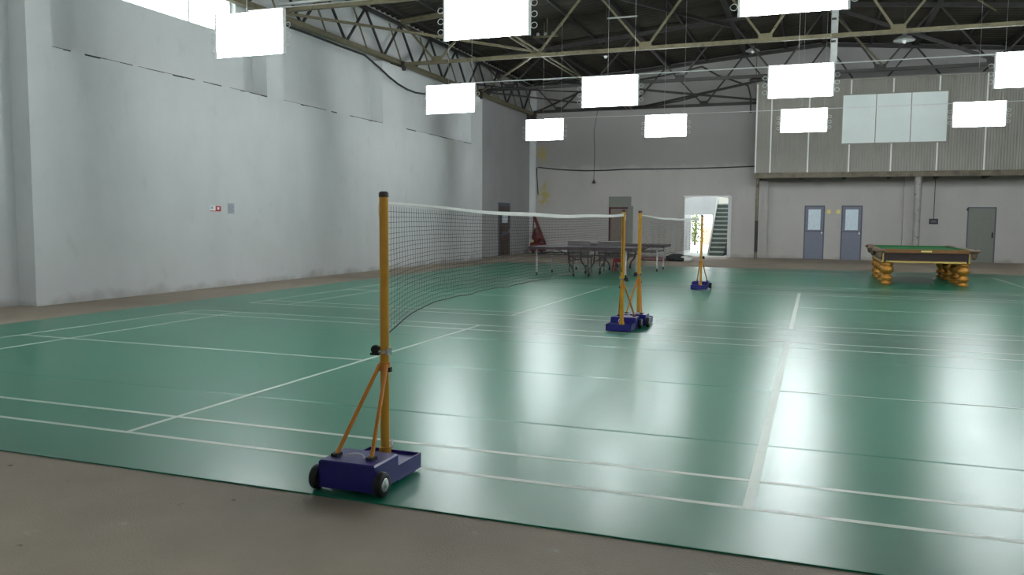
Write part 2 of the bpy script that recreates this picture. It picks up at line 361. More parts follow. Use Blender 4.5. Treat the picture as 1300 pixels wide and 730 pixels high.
# eave truss along the left wall
et = thing('eave_truss', 'long lattice truss running along the top of the left wall', 'truss', (-9.5, 0, 0))
b = MB(); b.bar((0, 5.5, 6.02), (0, 30.6, 6.02), .16, .03); b.bar((-.04, 5.5, 6.07), (-.04, 30.6, 6.07), .02, .12); b.bar((.06, 5.5, 6.07), (.06, 30.6, 6.07), .02, .12); b.build('bottom_chord', 'steel', et)
MB().bar((0, 5.5, 7.2), (0, 30.6, 7.2), .09, .09).build('top_chord', 'darksteel', et)
for k in range(7, 30, 2):
    for s in (-1, 1):
        MB().bar((0, k, 6.08), (0, k+s, 7.18), .055, .05).build('web_member', 'darksteel', et)
for k in range(8, 31, 2):
    MB().bar((.05, k, 6.08), (-.2, k-.3, 7.18), .035, .035).build('hanger', 'steel', et)
# horizontal bracing
def brace(a, b, label, m='steel', r=.035, name='tie_rod'):
    o = MB().bar(a, b, r*1.6, r*1.6).build(name, m); tag(o, label, 'brace'); return o
zc = 6.12
brace((-9.3, 12.1, zc), (-5.2, 17.95, zc), 'slanting brace from the nearest truss to the star-shaped joint')
brace((-5.2, 18.05, zc), (-9.3, 23.9, zc), 'slanting brace running from the star-shaped joint back to the left wall')
brace((-5.28, 6.2, zc), (-5.28, 29.9, zc), 'left one of the paired ties running lengthwise through the star-shaped joint', 'steel', .022)
brace((-5.08, 6.2, zc-.02), (-5.08, 29.9, zc-.02), 'right one of the paired ties running lengthwise through the star-shaped joint', 'steel', .022)
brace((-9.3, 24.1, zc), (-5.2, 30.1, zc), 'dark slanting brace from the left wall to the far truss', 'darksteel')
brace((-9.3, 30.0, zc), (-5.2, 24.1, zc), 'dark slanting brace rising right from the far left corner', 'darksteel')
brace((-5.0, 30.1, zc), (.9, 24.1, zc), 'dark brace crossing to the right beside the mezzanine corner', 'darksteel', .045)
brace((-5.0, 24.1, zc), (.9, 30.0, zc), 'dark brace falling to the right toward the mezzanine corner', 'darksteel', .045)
brace((-3.7, 18.2, 7.7), (-.6, 24, 7.8), 'high dark sway brace under the roof right of the star joint', 'darksteel', .06, 'sway_brace')
brace((3.9, 18.0, 7.9), (7.0, 24, 7.7), 'long sway brace under the roof at the upper right', 'steel', .025, 'sway_brace')
brace((1.2, 18.0, 8.0), (4.0, 24, 6.3), 'thin sway brace right of the hanging pole', 'steel', .025, 'sway_brace')
brace((7.0, 23.8, 6.25), (2.6, 24.0, 8.1), 'dark inclined brace above the frosted mezzanine window', 'darksteel', .06, 'sway_brace')
# ------------------------------------------------------------------ black cables
def sag(a, b, d, n=14):
    a = Vector(a); b = Vector(b); return [a.lerp(b, i/n)-Vector((0, 0, d*4*(i/n)*(1-i/n))) for i in range(n+1)]
c = MB(); pts = [(-9.38, 11.4, 5.86), (-9.38, 13, 5.88), (-9.36, 14.5, 5.86), (-9.3, 15.6, 5.84)]+[(-9.3+.4*i/10, 15.9+4.6*i/10, 5.84-.62*math.sin(math.pi*min(1, i/10))**.9+.0*i) for i in range(1, 10)]+[(-8.8, 20.8, 5.9), (-8.4, 22.4, 6.02), (-7.6, 24, 6.1), (-5.6, 26, 6.2)]
tag(c.tube(pts, .028, 6).build('power_cable', 'black'), 'thick black cable sagging below the truss on the left wall', 'cable')
c = MB(); c.tube([(-10.0+.62, YF-.03, 2.6), (-9.42, YF-.17, 3.78), (-9.3, YF-.06, 3.8)]+sag((-9.2, YF-.06, 3.78), (-5.5, YF-.06, 3.66), .09)+sag((-5.4, YF-.06, 3.66), (-.1, YF-.06, 3.70), .03), .022, 6)
tag(c.build('wall_cable', 'black'), 'thin black cable running level across the far wall', 'cable')
c = MB(); c.tube(sag((-6.3, 24.1, 6.3), (-1.5, 24.2, 6.6), .2)+[(-1.2, 26, 6.6), (-.8, 28, 6.7), (-.35, 28.6, 6.6), (-.25, 28.8, 6.2), (-.24, 28.8, 5.6)], .03, 6)
tag(c.build('power_cable', 'black'), 'black cable drooping and curling down beside the mezzanine corner', 'cable')
c = MB(); c.tube(sag((-5.9, 30.0, 6.25), (-1.6, 30.0, 6.75), .25), .03, 6)
tag(c.build('power_cable', 'black'), 'black cable slung along the far truss behind the middle lamps', 'cable')
bl = thing('pull_cord', 'small black bell-shaped pull hanging on a cord before the far wall', 'cord', (-6.72, 30.2, 3.05))
MB().tube([(0, 0, .12), (.02, 0, 1.2), (-.02, 0, 2.2), (.12, 0, 3.07)], .010, 5).build('cord', 'darksteel', bl)
MB().lathe([(.085, 0), (.07, .05), (.03, .12), (.012, .16)], 12).build('bell', 'black', bl)
# ------------------------------------------------------------------ fluorescent panels
NT = 8; PW, PH = 1.29, .66
me_tube = MB().tube([(-PW/2, 0, 0), (PW/2, 0, 0)], .019, 8).mesh('tube', 'tube')
me_plate = MB().box(-PW/2, PW/2, -.006, .006, .0, PH).mesh('glow_plate', 'tube')  # glowing plate added between the tubes for bloom and more light
me_loop = MB().tube([(.045*(1-math.cos(a)), 0, .04*math.sin(a)) for a in [2*math.pi*i/12 for i in range(12)]], .005, 5, True).mesh('end_loop', 'white')
me_cap = MB().box(-.03, .03, -.03, .03, -.01, PH+.01).mesh('end_cap', 'white')
me_hang = MB().box(-.33, .33, -.015, .015, 0, .03).mesh('hanger_bar', 'galv')
def lamp(x, y, z, label, hang=None):
    t = thing('fluorescent_light', label, 'lamp', (x, y, z), 0, 'fluorescent tube panels hung in rows')
    for k in range(NT): again('tube', me_tube, t, (0, 0, .03+k*(PH-.06)/(NT-1)))
    again('glow_plate', me_plate, t)
    for s in (-1, 1):
        for zl in (.12, .27, .42): again('end_loop', me_loop, t, (s*(PW/2+.01), 0, zl), (0, 0, 0 if s > 0 else math.pi))
    for s in (-1, 1): again('end_cap', me_cap, t, (s*(PW/2-.01), .0, 0)).scale = (.5, .8, 1)
    if hang: again('hanger_bar', me_hang, t, (.25, 0, hang-z))
    for s in (-.3, .3): MB().tube([(.25+s, 0, PH-.01), (.25+s, 0, roofz(x+.25+s)-z-.02)], .0045, 5).build('hanger_wire', 'galv', t)
    return t
ROWS = [(6.7, 3.96, [-6.12, -2.15, 1.89, 5.95, 10.0]), (14.0, 3.98, [-6.03, -2.15, 1.85, 5.98, 10.0]), (21.35, 4.03, [-6.06, -2.17, 1.81, 6.28, 10.2]), (-.6, 3.98, [-6.1, -2.1, 1.9, 5.9, 10.0])]  # last lamp of each row and the last row added unseen for light
rn = ['front row of lit panels', 'middle row of lit panels', 'far row of lit panels', 'row added above the camera, outside the frame, for light', 'row behind the camera, outside the frame']
cn = [['leftmost lamp in the', 'second lamp from the left in the', 'third lamp from the left, cut off on top, in the', 'fourth lamp from the left, out of frame, in the', 'rightmost lamp, added out of frame for light, in the'],
      ['leftmost lamp in the', 'second lamp from the left in the', 'third lamp from the left in the', 'lamp cut by the right edge of the photo in the', 'rightmost lamp, added out of frame for light, in the'],
      ['leftmost lamp in the', 'second lamp from the left in the', 'lamp left of the frosted window in the', 'lamp right of the frosted window in the', 'rightmost lamp, added out of frame for light, in the']]
for r, (y, z, xs) in enumerate(ROWS):
    for i, x in enumerate(xs):
        lab = (cn[r][i] if r < 3 else 'leftmost second third fourth fifth'.split()[i]+' lamp in the')+' '+rn[r]
        zz = z+[0, .0, .02, .03, .03][i]
        hg = {(1, 0): None, (1, 1): 5.88, (1, 2): 5.85, (2, 3): 5.93, (2, 0): 5.93}.get((r, i))
        lamp(x, y, zz, lab, hg)
    cb = MB(); zt = z+PH+.02
    cb.tube(sag((xs[0], y-.02, zt), (XR, y-.02, zt+.03), .03, 30), .009 if r != 1 else .013, 6)
    tag(cb.build('suspension_wire', 'cable'), 'taut pale wire carrying the '+rn[r], 'wire')
# hanging dish lamps
def dish(x, y, z, r, label, ztop, m='galv', deep=.3):
    t = thing('pendant_lamp', label, 'lamp', (x, y, z))
    MB().lathe([(r, 0), (r*.96, r*.12), (r*.6, r*deep*1.2), (r*.2, r*deep*1.8), (.05, r*deep*2.2)], 20).build('shade', m, t)
    MB().ball((0, 0, -.01), .055, .055, .07).build('bulb', 'white', t)
    MB().tube([(0, 0, r*deep*2), (0, 0, roofz(x)-z-.03)], .012, 6).build('stem', 'darksteel', t)
dish(4.25, 20.0, 6.2, .27, 'round dish pendant lamp under the roof above the frosted window', 7.9)
dish(-.1, 27.0, 7.55, .25, 'pale dish pendant lamp high by the gable left of the mezzanine', 8.1)
dish(.06, 26.9, 6.5, .24, 'dark cone pendant lamp beside the mezzanine top corner', 7.9, 'darksteel', .35)
dish(-3.75, 20.0, 6.3, .13, 'small pendant bulb hanging behind the hanger bar', 7.9, 'darksteel')
sp = thing('spot_bar', 'short bar with two small spot bulbs right of the second front lamp', 'lamp', (-6.0, 21, 7.2))
MB().box(-.35, .45, -.03, .03, 0, .05).build('bar', 'steel', sp); MB().bar((.1, 0, .05), (.1, 0, .6), .03, .03).build('stem', 'steel', sp)
for x in (-.2, .05, .3): MB().ball((x, 0, .1), .06, .06, .06).build('bulb', 'galv', sp)
pl = thing('hanging_pole', 'pale vertical pole with dark bands hanging from the roof right of centre', 'pole', (2.52, 18.2, 5.4))
MB().box(-.075, .075, -.04, .04, 0, 2.9).build('channel', 'galv', pl)
for z in (.5, 1.05, 1.35, 1.9, 2.3): MB().box(-.08, .03, -.05, .05, z, z+.05).build('clip', 'darksteel', pl)
# ------------------------------------------------------------------ sport mat with rolls and court lines
gm = thing('sports_mat', 'large glossy green vinyl sports mat covering the hall floor', 'mat', (0, 0, 0))
yy = -.6; MX0, MX1 = -7.8, 13.6
seams = [-.6+1.822*k for k in range(13)]+[22.4]
for a, b in zip(seams[:-1], seams[1:]):
    a += .0015; b -= .0015; prof = [(a, .0005), (a, .0053 if a > 0 else .0065), (a+(.022 if a > 0 else .004), .0075), (b-.006, .0075), (b, .0055), (b, .0005)]
    MB().add([(x, y_, z_) for x in (MX0, MX1) for y_, z_ in prof], [(0, 6, 7, 1), (1, 7, 8, 2), (2, 8, 9, 3), (3, 9, 10, 4), (4, 10, 11, 5), (0, 5, 11, 6), (5, 4, 3, 2, 1, 0), (6, 7, 8, 9, 10, 11)]).build('mat_strip', 'mat', gm)
def ln(x0, x1, y0, y1):
    MB().box(min(x0, x1), max(x0, x1), min(y0, y1), max(y0, y1), .0066, .0083 if abs(x1-x0) > abs(y1-y0) else .0087).build('court_line', 'line', gm)
lw_ = .04
def court(yo, full=True):
    for y in (0, .46, 5.64, 6.1): ln(-6.7, 6.7, yo+y-lw_/2, yo+y+lw_/2)
    for s in (-1, 1):
        ln(s*6.7-lw_/2, s*6.7+lw_/2, yo, yo+6.1); 
        if full:
            ln(s*5.94-lw_/2, s*5.94+lw_/2, yo, yo+6.1)
            wd = lw_ if s < 0 else .056
            ln(s*1.98-wd/2, s*1.98+wd/2, yo, yo+6.1)
            if s < 0: ln(s*6.7, s*1.98, yo+3.05-lw_/2, yo+3.05+lw_/2)
            else: ln(s*6.7, s*1.98, yo+3.055, yo+3.077)
court(0); court(7.32); court(14.64, False)
# ------------------------------------------------------------------ net posts
def lace(pts, r=.003): return MB().tube(pts, r, 5)
def net_post(y, d, label):
    """d = +1: base and wheels lie toward +y (away), -1: toward the camera"""
    t = thing('net_post', label, 'net post', ({-.085: 0, 13.33: .02}.get(y, -.05), y, .0075), 0 if d < 0 else math.pi)
    Y = lambda v: -v; BX0, BX1 = -.135, .195
    h = MB(); ya, yb_ = sorted((Y(.21), Y(.46))); h.bbox(BX0, BX1, ya, yb_, .022, .165, .008); h.build('weight_box', 'blue', t)
    lo = MB(); ya, yb_ = sorted((Y(-.06), Y(.21))); lo.bbox(BX0, BX1, ya, yb_, .015, .03, .004)
    # raised rims of the low tray
    for (a, b) in ((BX0, BX0+.007), (BX1-.007, BX1)):
        lo.box(a, b, ya, yb_, .03, .10)
    e = sorted((Y(-.06), Y(-.053))); lo.box(BX0, BX1, e[0], e[1], .03, .10)
    lo.box(BX0+.007, BX1-.007, *sorted((Y(-.053), Y(.21))), .03, .085)
    lo.build('low_tray', 'blue', t)
    MB().tube([(0, 0, .08), (0, 0, 1.545)], .0255, 20).build('post_tube', 'orange', t)
    MB().lathe([(.028, 0), (.028, .022), (.02, .03)], 16, (0, 0, 1.535)).build('top_cap', 'doorbrown', t)
    MB().tube([(0, 0, .085), (0, 0, .13)], .034, 16).build('socket', 'orange', t)
    for s in (-1, 1):
        MB().tube([(s*.022, Y(.02), .60), (.12 if s > 0 else -.09, Y(.36), .17)], .0115, 10).build('brace', 'brace', t)
        MB().box((.12 if s > 0 else -.09)-.02, (.12 if s > 0 else -.09)+.02, *sorted((Y(.335), Y(.385))), .165, .18).build('brace_foot', 'darksteel', t)
    MB().lathe([(.031, 0), (.031, .05)], 16, (0, 0, .565)).build('brace_collar', 'brace', t)
    MB().box(.024, .04, -.012, .012, .56, .585).build('collar_bolt', 'darksteel', t)
    # ratchet winch
    wn = MB(); wn.box(-.06, -.024, -.03, .02, .665, .70); wn.disc((-.045, -.02, .685), .026, .03, 'y', 14); wn.box(-.085, -.03, -.015, .0, .65, .662); wn.build('ratchet', 'black', t)
    cl = MB(); cl.lathe([(.029, 0), (.029, .018)], 16, (0, 0, .665)); cl.box(.022, .034, -.02, .02, .655, .70); cl.box(-.04, .0, -.032, -.027, .672, .684); cl.build('clamp', 'chrome', t)
    MB().tube([(.03, -.01, .70), (.045, -.015, .705)], .006, 6).build('pin', 'cardy', t)
    # sticker low on the upper tube
    MB().box(-.0275, -.024, -.012, .008, 1.43, 1.50).build('sticker', 'sticker', t)
    # cord loop on the box
    lace([(.0+.05*math.cos(a)+.03, Y(.37)+.01*math.sin(2*a), .17+.022*abs(math.sin(a))) for a in [math.pi*i/10 for i in range(11)]], .004).build('cord_loop', 'tape', t)
    lace([(.03+.008*math.sin(i), Y(-.02)-.01*math.cos(i*.7), .12+.0*i+.012*i) for i in range(5)], .006).build('cord_knot', 'tape', t)
    MB().bar((BX0, Y(.445), .06), (BX1, Y(.445), .06), .02, .02).build('axle', 'darksteel', t)
    for s in (-1, 1):
        wh = MB().disc((.03+s*.189, Y(.43), .065), .0645, .038, 'x', 24).build('wheel', 'black', t)
        hb = MB(); hb.disc((.03+s*.2085, Y(.43), .065), .036, .006, 'x', 20, [(.004, -.003), (.036, -.003), (.036, .001), (.030, .003), (.012, .003), (.008, .006), (.002, .006)]); hb.build('hub_cap', 'chrome', wh)
    return t
net_post(-.085, -1, 'yellow net post on a blue wheeled weight box at the near edge of the mat')
net_post(6.19, 1, 'left one of the two middle net posts, low blue tray toward the camera')
net_post(7.24, -1, 'right one of the two middle net posts, its black wheels on the near side')
net_post(13.33, 1, 'farthest yellow net post on a small blue base near the doorway')
# ------------------------------------------------------------------ nets
def make_net(y0, y1, label, group=None):
    t = thing('badminton_net', label, 'net', (0 if y0 < 3 else -.045, y0, 0), 0 if y0 > 3 else .0075)
    Ln = y1-y0; p = .032; nv = int(Ln/p); nh = 23
    def top(s): return 1.515-.035*4*(s/Ln)*(1-s/Ln)
    def bot(s):
        e = min(s, Ln-s)
        hgt = .74-.16*(1-math.exp(-min(s, 99)/.35)) if s < Ln/2 else .74-.16*(1-math.exp(-(Ln-s)/.5))
        return top(s)-hgt-.004*math.sin(s*7)-.003*math.sin(s*17)
    def X(s, v): return .015*math.sin(s*2.1)*math.sin(math.pi*v)+.004*math.sin(s*11)*v
    nb = MB(); r = .0008
    cols = [(i+.5)*Ln/nv for i in range(nv)]
    K = 6
    for s in cols:
        zt, zb = top(s)-.02, bot(s); prev = None
        pts = [(X(s, k/K), s+.004*math.sin(k*1.9+s*9), zt+(zb-zt)*k/K) for k in range(K+1)]
        vv = []
        for (x, yy_, z) in pts:
            for a in (0, 2.094, 4.189): vv.append((x+r*math.cos(a), yy_+r*math.sin(a), z))
        ff = []
        for k in range(K):
            for q in range(3): ff.append((k*3+q, k*3+(q+1) % 3, k*3+3+(q+1) % 3, k*3+3+q))
        nb.add(vv, ff)
    KK = 70
    for j in range(1, nh+1):
        v = j/nh; vv = []; ff = []
        for k in range(KK+1):
            s = Ln*k/KK; zt, zb = top(s)-.02, bot(s); z = zt+(zb-zt)*v+.003*math.sin(s*5+j*2.2)*(1-abs(2*v-1))
            for a in (0, 2.094, 4.189): vv.append((X(s, v)+1.6*r*math.cos(a), s, z+1.6*r*math.sin(a)))
        for k in range(KK):
            for q in range(3): ff.append((k*3+q, k*3+(q+1) % 3, k*3+3+(q+1) % 3, k*3+3+q))
        nb.add(vv, ff)
    o = nb.build('netting', 'net', t); o['kind'] = 'stuff'
    MB().tube([(X(Ln*k/60, 1), Ln*k/60, bot(Ln*k/60)) for k in range(61)], .004, 5).build('bottom_cord', 'black', t)
    tp = MB(); v = []; f = []
    for k in range(61):
        s = Ln*k/60; wd = .010+.018*min(1, max(0, (s-.5)/1.8)) if s < Ln-.3 else .028
        z = top(s)+.004*math.sin(s*3.1)
        v += [(-.006, s, z+.003), (.006, s, z+.003), (.008, s, z-wd), (-.008, s, z-wd)]
    for k in range(60):
        a = k*4; b = a+4
        for q in range(4): f.append((a+q, a+(q+1) % 4, b+(q+1) % 4, b+q))
    tp.add(v, f); tp.build('top_tape', 'tape', t)
    for s in (.012, Ln-.012):
        MB().tube([(0, s, top(s)), (X(s, .5), s, (top(s)+bot(s))/2), (0, s, bot(s))], .0035, 5).build('side_cord', 'net', t)
    for s, e in ((0, -1), (Ln, 1)):
        MB().tube([(0, s, top(s)), (0, s+e*.05, top(s)+.008)], .003, 5).build('tie_cord', 'tape', t)
    return t
make_net(-.055, 6.16, 'long dark badminton net with white tape strung over the near court')
make_net(7.27, 13.30, 'small dark badminton net with white tape over the second court')
# ------------------------------------------------------------------ snooker table
pt = thing('snooker_table', 'snooker table with green cloth and carved golden legs at right', 'table', (4.63, 18.6, .0075))
HW, HL, ZT = 1.03, 1.92, .83
MB().box(-HW+.16, HW-.16, -HL+.16, HL-.16, ZT-.09, ZT-.035).build('playing_bed', 'cloth', pt)
for s in (-1, 1):
    q = MB(); q.bbox(-HW+.16, HW-.16, *sorted((s*HL, s*(HL-.11))), ZT-.085, ZT+.0, .012); q.build('rail', 'railwood', pt)
    q = MB(); q.bbox(*sorted((s*HW, s*(HW-.11))), -HL+.16, HL-.16, ZT-.085, ZT+.0, .012); q.build('rail', 'railwood', pt)
    MB().bbox(-HW+.2, HW-.2, *sorted((s*(HL-.11), s*(HL-.17))), ZT-.06, ZT-.004, .01).build('cushion', 'cloth', pt)
    for (a, b) in ((-HL+.2, -.08), (.08, HL-.2)):
        MB().bbox(*sorted((s*(HW-.11), s*(HW-.17))), a, b, ZT-.06, ZT-.004, .01).build('cushion', 'cloth', pt)
    # aprons
    MB().box(-HW+.22, HW-.22, *sorted((s*(HL-.09), s*(HL-.13))), ZT-.27, ZT-.085).build('apron', 'apron', pt)
    MB().box(*sorted((s*(HW-.12), s*(HW-.16))), -HL+.22, HL-.22, ZT-.27, ZT-.085).build('apron', 'apron', pt)
    MB().bbox(-HW+.2, HW-.2, *sorted((s*(HL-.06), s*(HL-.14))), ZT-.31, ZT-.27, .01).build('gilt_moulding', 'trim', pt)
    MB().bbox(*sorted((s*(HW-.1), s*(HW-.17))), -HL+.2, HL-.2, ZT-.31, ZT-.27, .01).build('gilt_moulding', 'trim', pt)
MB().box(-.11, .11, -HL-.006, -HL, ZT-.06, ZT-.028).build('name_plate', 'cardy', pt)
def corner(x, y):
    sx = 1 if x > 0 else -1; sy = 1 if y > 0 else -1
    k = MB(); pts = [(x-sx*.02+sx*.115*math.cos(a), y-sy*.02+sy*.115*math.sin(a), ZT-.03) for a in [(-.6+i*.28) for i in range(11)]]
    k.tube(pts, .038, 8); k.build('corner_fitting', 'ivory', pt)
    k = MB(); k.lathe([(.02, -.17), (.05, -.15), (.062, -.08), (.07, 0)], 12, (x-sx*.0, y-sy*.0, ZT-.05)); k.build('pocket', 'ivory', pt)
for sx in (-1, 1):
    for sy in (-1, 1): corner(sx*(HW-.06), sy*(HL-.06))
    corner(sx*(HW-.03), 0)
legprof = [(.105, 0), (.12, .02), (.12, .05), (.085, .075), (.075, .09), (.12, .12), (.135, .16), (.11, .20), (.075, .225), (.09, .25), (.135, .31), (.14, .36), (.115, .42), (.08, .445), (.13, .455), (.135, .475), (.10, .49), (.12, .50), (.13, .52)]
lm = MB().lathe(legprof, 20); me_leg = lm.mesh('leg', 'gold')
me_blk = MB().box(-.085, .085, -.085, .085, .52, .745).mesh('leg_block', 'apron')
tb = MB()
for s in (-1, 1): tb.box(s*.1-.014, s*.1+.014, -.1, -.072, .52, .745)
me_trim = tb.mesh('block_trim', 'trim')
for y in (-HL+.2, -.62, .62, HL-.2):
    for sx in (-1, 1):
        x = sx*(HW-.24)
        lg_ = again('leg', me_leg, pt, (x, y, 0)); again('leg_block', me_blk, lg_); again('block_trim', me_trim, lg_)
# ------------------------------------------------------------------ table tennis tables
def tt_table(x, y, rz, label):
    t = thing('table_tennis_table', label, 'table', (x, y, .0075), rz, 'table tennis tables near the far wall')
    for s in (-1, 1):
        a, b = sorted((s*.006, s*1.37))
        h = MB().bbox(a, b, -.7625, .7625, .738, .76, .003).build('table_half', 'ttop', t)
        f = MB(); f.box(a, b, -.765, -.735, .69, .74); f.box(a, b, .735, .765, .69, .74); e = sorted((s*1.34, s*1.372)); f.box(*e, -.765, .765, .69, .74); e = sorted((s*.02, s*.05)); f.box(*e, -.76, .76, .69, .74)
        f.build('edge_frame', 'ttedge', h)
        for q in (-1, 1):
            lg = MB(); lg.bar((s*1.18, q*.62, .69), (s*1.18, q*.62, .09), .04, .04); l = lg.build('leg', 'legwhite', t)
            MB().disc((s*1.18, q*.62, .045), .042, .03, 'x', 14).build('caster', 'black', l)
            lg = MB(); lg.tube([(s*.36, q*.55, .69), (s*.33, q*.55, .35), (s*.22, q*.55, .2), (s*.2, q*.55, .1)], .02, 8); l = lg.build('leg', 'legdark', t)
            MB().disc((s*.2, q*.55, .055), .053, .035, 'x', 14).build('caster', 'black', l)
        MB().bar((s*1.18, -.62, .57), (s*1.18, .62, .57), .03, .03).build('cross_bar', 'legdark', t)
        MB().bar((s*.33, -.55, .4), (s*.33, .55, .4), .03, .03).build('cross_bar', 'legdark', t)
        for q in (-1, 1): MB().bar((s*.3, q*.62, .56), (s*1.18, q*.62, .56), .025, .03).build('side_bar', 'legdark', t)
        MB().bar((s*.3, 0, .42), (s*.9, 0, .70), .025, .025).build('stay', 'legdark', t)
    return t
tt_table(-3.35, 16.75, -.02, 'nearer dark table tennis table on caster legs behind the net')
tt_table(-3.15, 19.75, .03, 'farther dark table tennis table partly hidden behind the nearer one')
def chair(x, y, rz, label, wdt):
    t = thing('padded_chair', label, 'chair', (x, y, .0075), rz, 'grey chairs between the table tennis tables')
    MB().bbox(-wdt/2, wdt/2, -.25, .22, .40, .48, .02).build('seat', 'chairgrey', t)
    MB().bbox(-wdt/2, wdt/2, .20, .26, .52, .87, .012).build('backrest', 'chairgrey', t)
    MB().box(-wdt/2-.005, wdt/2+.005, .195, .265, .865, .878).build('top_edging', 'legwhite', t)
    for s in (-1, 1):
        for q in (-.22, .2): MB().bar((s*(wdt/2-.05), q, .41), (s*(wdt/2-.04), q*1.05, 0), .025, .025).build('leg', 'legdark', t)
        MB().bar((s*(wdt/2-.04), .22, .42), (s*(wdt/2-.04), .24, .6), .025, .025).build('back_support', 'legdark', t)
chair(-3.98, 18.35, math.pi+.05, 'left grey padded chair with pale top edge behind the nearer table', .62)
chair(-3.03, 18.3, math.pi-.04, 'right grey padded chair with pale top edge behind the yellow post', .72)
st = thing('stool', 'red plastic stool under the table tennis tables left of the post', 'stool', (-2.98, 18.95, .0075))
MB().bbox(-.17, .17, -.17, .17, .40, .44, .015).build('seat', 'red', st)
for a in (-1, 1):
    for b_ in (-1, 1): MB().bar((a*.13, b_*.13, .41), (a*.17, b_*.17, 0), .035, .035).build('leg', 'red', st)
MB().box(-.15, .15, -.152, -.14, .26, .40).build('skirt', 'red', st)
# red rig in the corner
rg = thing('hand_truck', 'dark red hand truck with a leaning bar in the far left corner', 'trolley', (-9.12, 29.95, 0))
MB().bar((-.22, 0, 1.72), (.32, 0, .42), .08, .12).build('leaning_bar', 'darkred', rg)
MB().bar((-.25, .15, 1.70), (-.32, .15, .1), .04, .04).build('upright', 'darkred', rg)
MB().bbox(-.33, .28, -.15, .3, .12, .5, .05).build('lower_box', 'darkred', rg)
MB().ball((-.08, .1, .78), .24, .2, .34, 12, 8, .12).build('sack', 'darkred', rg)
for x in (-.2, .2): MB().disc((x, -.1, .1), .1, .05, 'x', 16).build('wheel', 'black', rg)
MB().ball((-.2, -.17, .56), .06, .04, .06).build('knob', 'cardy', rg)
MB().ball((-.02, -.1, 1.0), .07, .05, .09).build('label_patch', 'ivory', rg)
# bundle on the floor by the doorway
bd = thing('cloth_bundle', 'crumpled black and white cloth bundle on the concrete left of the open doorway', 'bundle', (-2.45, 26.2, 0))
def lump(w_, d_, h_, seed, x=0, y=0, m='bundleblack', name='fold'):
    random.seed(seed); k = MB(); k.ball((x, y, h_*.62), w_, d_, h_*.72, 14, 8, .13)
    k.v = [(a, b_, max(c_, 0.004)) for a, b_, c_ in k.v]; return k.build(name, m, bd)
lump(.42, .3, .20, 3, -.05, 0); lump(.26, .25, .17, 4, .33, -.15, 'bundlewhite'); lump(.25, .25, .16, 5, -.3, .15, 'bundlewhite'); lump(.2, .15, .12, 6, .1, -.3)
bd2 = MB().ball((0, 0, .05), .55, .45, .09, 18, 8, .12); bd2.v = [(a, b_, max(c_, .004)) for a, b_, c_ in bd2.v]
o = bd2.build('floor_cloth', 'bundlebrown', None, (-3.35, 26.3, 0)); tag(o, 'low red-brown cloth heap beside the black and white bundle', 'cloth')
# ------------------------------------------------------------------ doors
def dr(name, label, loc): return structroot(name, label, 'door', loc)
d = dr('door_1', 'narrow dark brown door with a small upper glass in the left wall', (XL, 26.75, 0))
MB().box(.02, .06, 0, 1.3, 0, 2.16).build('door_frame', 'doorframe', d); MB().box(.03, .07, .1, 1.2, .01, 2.02).build('door_leaf', 'doorbrown', d)
MB().box(.06, .085, .35, .95, 1.35, 1.75).build('glass', 'frost', d); MB().box(.06, .075, .3, 1.0, .85, 1.0).build('panel', 'doorframe', d); MB().box(.065, .1, 1.1, 1.14, .95, 1.1).build('handle', 'chrome', d)
d = dr('door_2', 'beige door with dark red frame and grey transom left of the yellow posts', (D1[0], YF, 0))
W1 = D1[1]-D1[0]
MB().box(0, W1, .08, .34, 2.04, 2.5).build('transom', 'doorgrey', d)
f = MB(); f.box(.0, .07, .04, .14, 0, 2.04); f.box(W1-.07, W1, .04, .14, 0, 2.04); f.box(0, W1, .04, .14, 1.98, 2.05); f.build('door_frame', 'redbrown', d)
MB().box(.07, W1-.07, .09, .34, 0, 1.98).build('door_leaf', 'doorbeige', d); MB().box(W1-.16, W1-.12, .06, .09, .95, 1.1).build('handle', 'chrome', d)
for k, (x, lab) in enumerate(((1.8, 'left grey-blue door with frosted glass below the mezzanine'), (3.17, 'right grey-blue door with frosted glass below the mezzanine'))):
    d = dr(f'door_{k+3}', lab, (x, YF, 0)); W1 = .76
    f = MB(); f.box(0, .05, -.02, .1, 0, 2.12); f.box(W1-.05, W1, -.02, .1, 0, 2.12); f.box(.05, W1-.05, -.02, .1, 2.07, 2.12); f.build('door_frame', 'doorframe', d)
    lf = MB(); lf.box(.05, W1-.05, .02, .34, 0, 2.07); lf.build('door_leaf', 'doorblue', d)
    MB().box(.05, W1-.05, .005, .02, 1.08, 1.12).build('mid_rail', 'doorframe', d)
    MB().box(.15, W1-.15, .008, .022, 1.16, 1.97).build('glass', 'frost', d)
    fr = MB(); fr.box(.13, .15, .0, .03, 1.14, 1.99); fr.box(W1-.15, W1-.13, .0, .03, 1.14, 1.99); fr.box(.13, W1-.13, .0, .03, 1.97, 1.99); fr.box(.13, W1-.13, 0, .03, 1.14, 1.16); fr.build('glass_frame', 'doorblue', d)
    MB().box(W1-.11, W1-.08, -.02, .02, 1.0, 1.1).build('handle', 'chrome', d)
for x, lab in ((2.7, 'square cream switch plate just right of the left frosted door'), (3.05, 'square cream switch plate just left of the right frosted door')):
    s_ = thing('switch_plate', lab, 'switch', (x, YF, 1.88)); MB().box(-.075, .075, -.02, 0, -.075, .075).build('plate', 'cardy', s_); MB().box(-.015, .015, -.03, -.02, -.02, .02).build('rocker', 'cardy', s_)
d = dr('door_5', 'wide plain grey door behind the snooker table', (7.55, YF, 0))
f = MB(); f.box(0, .04, -.015, .1, 0, 2.06); f.box(.91, .95, -.015, .1, 0, 2.06); f.box(0, .95, -.015, .1, 2.02, 2.06); f.build('door_frame', 'doorframe', d)
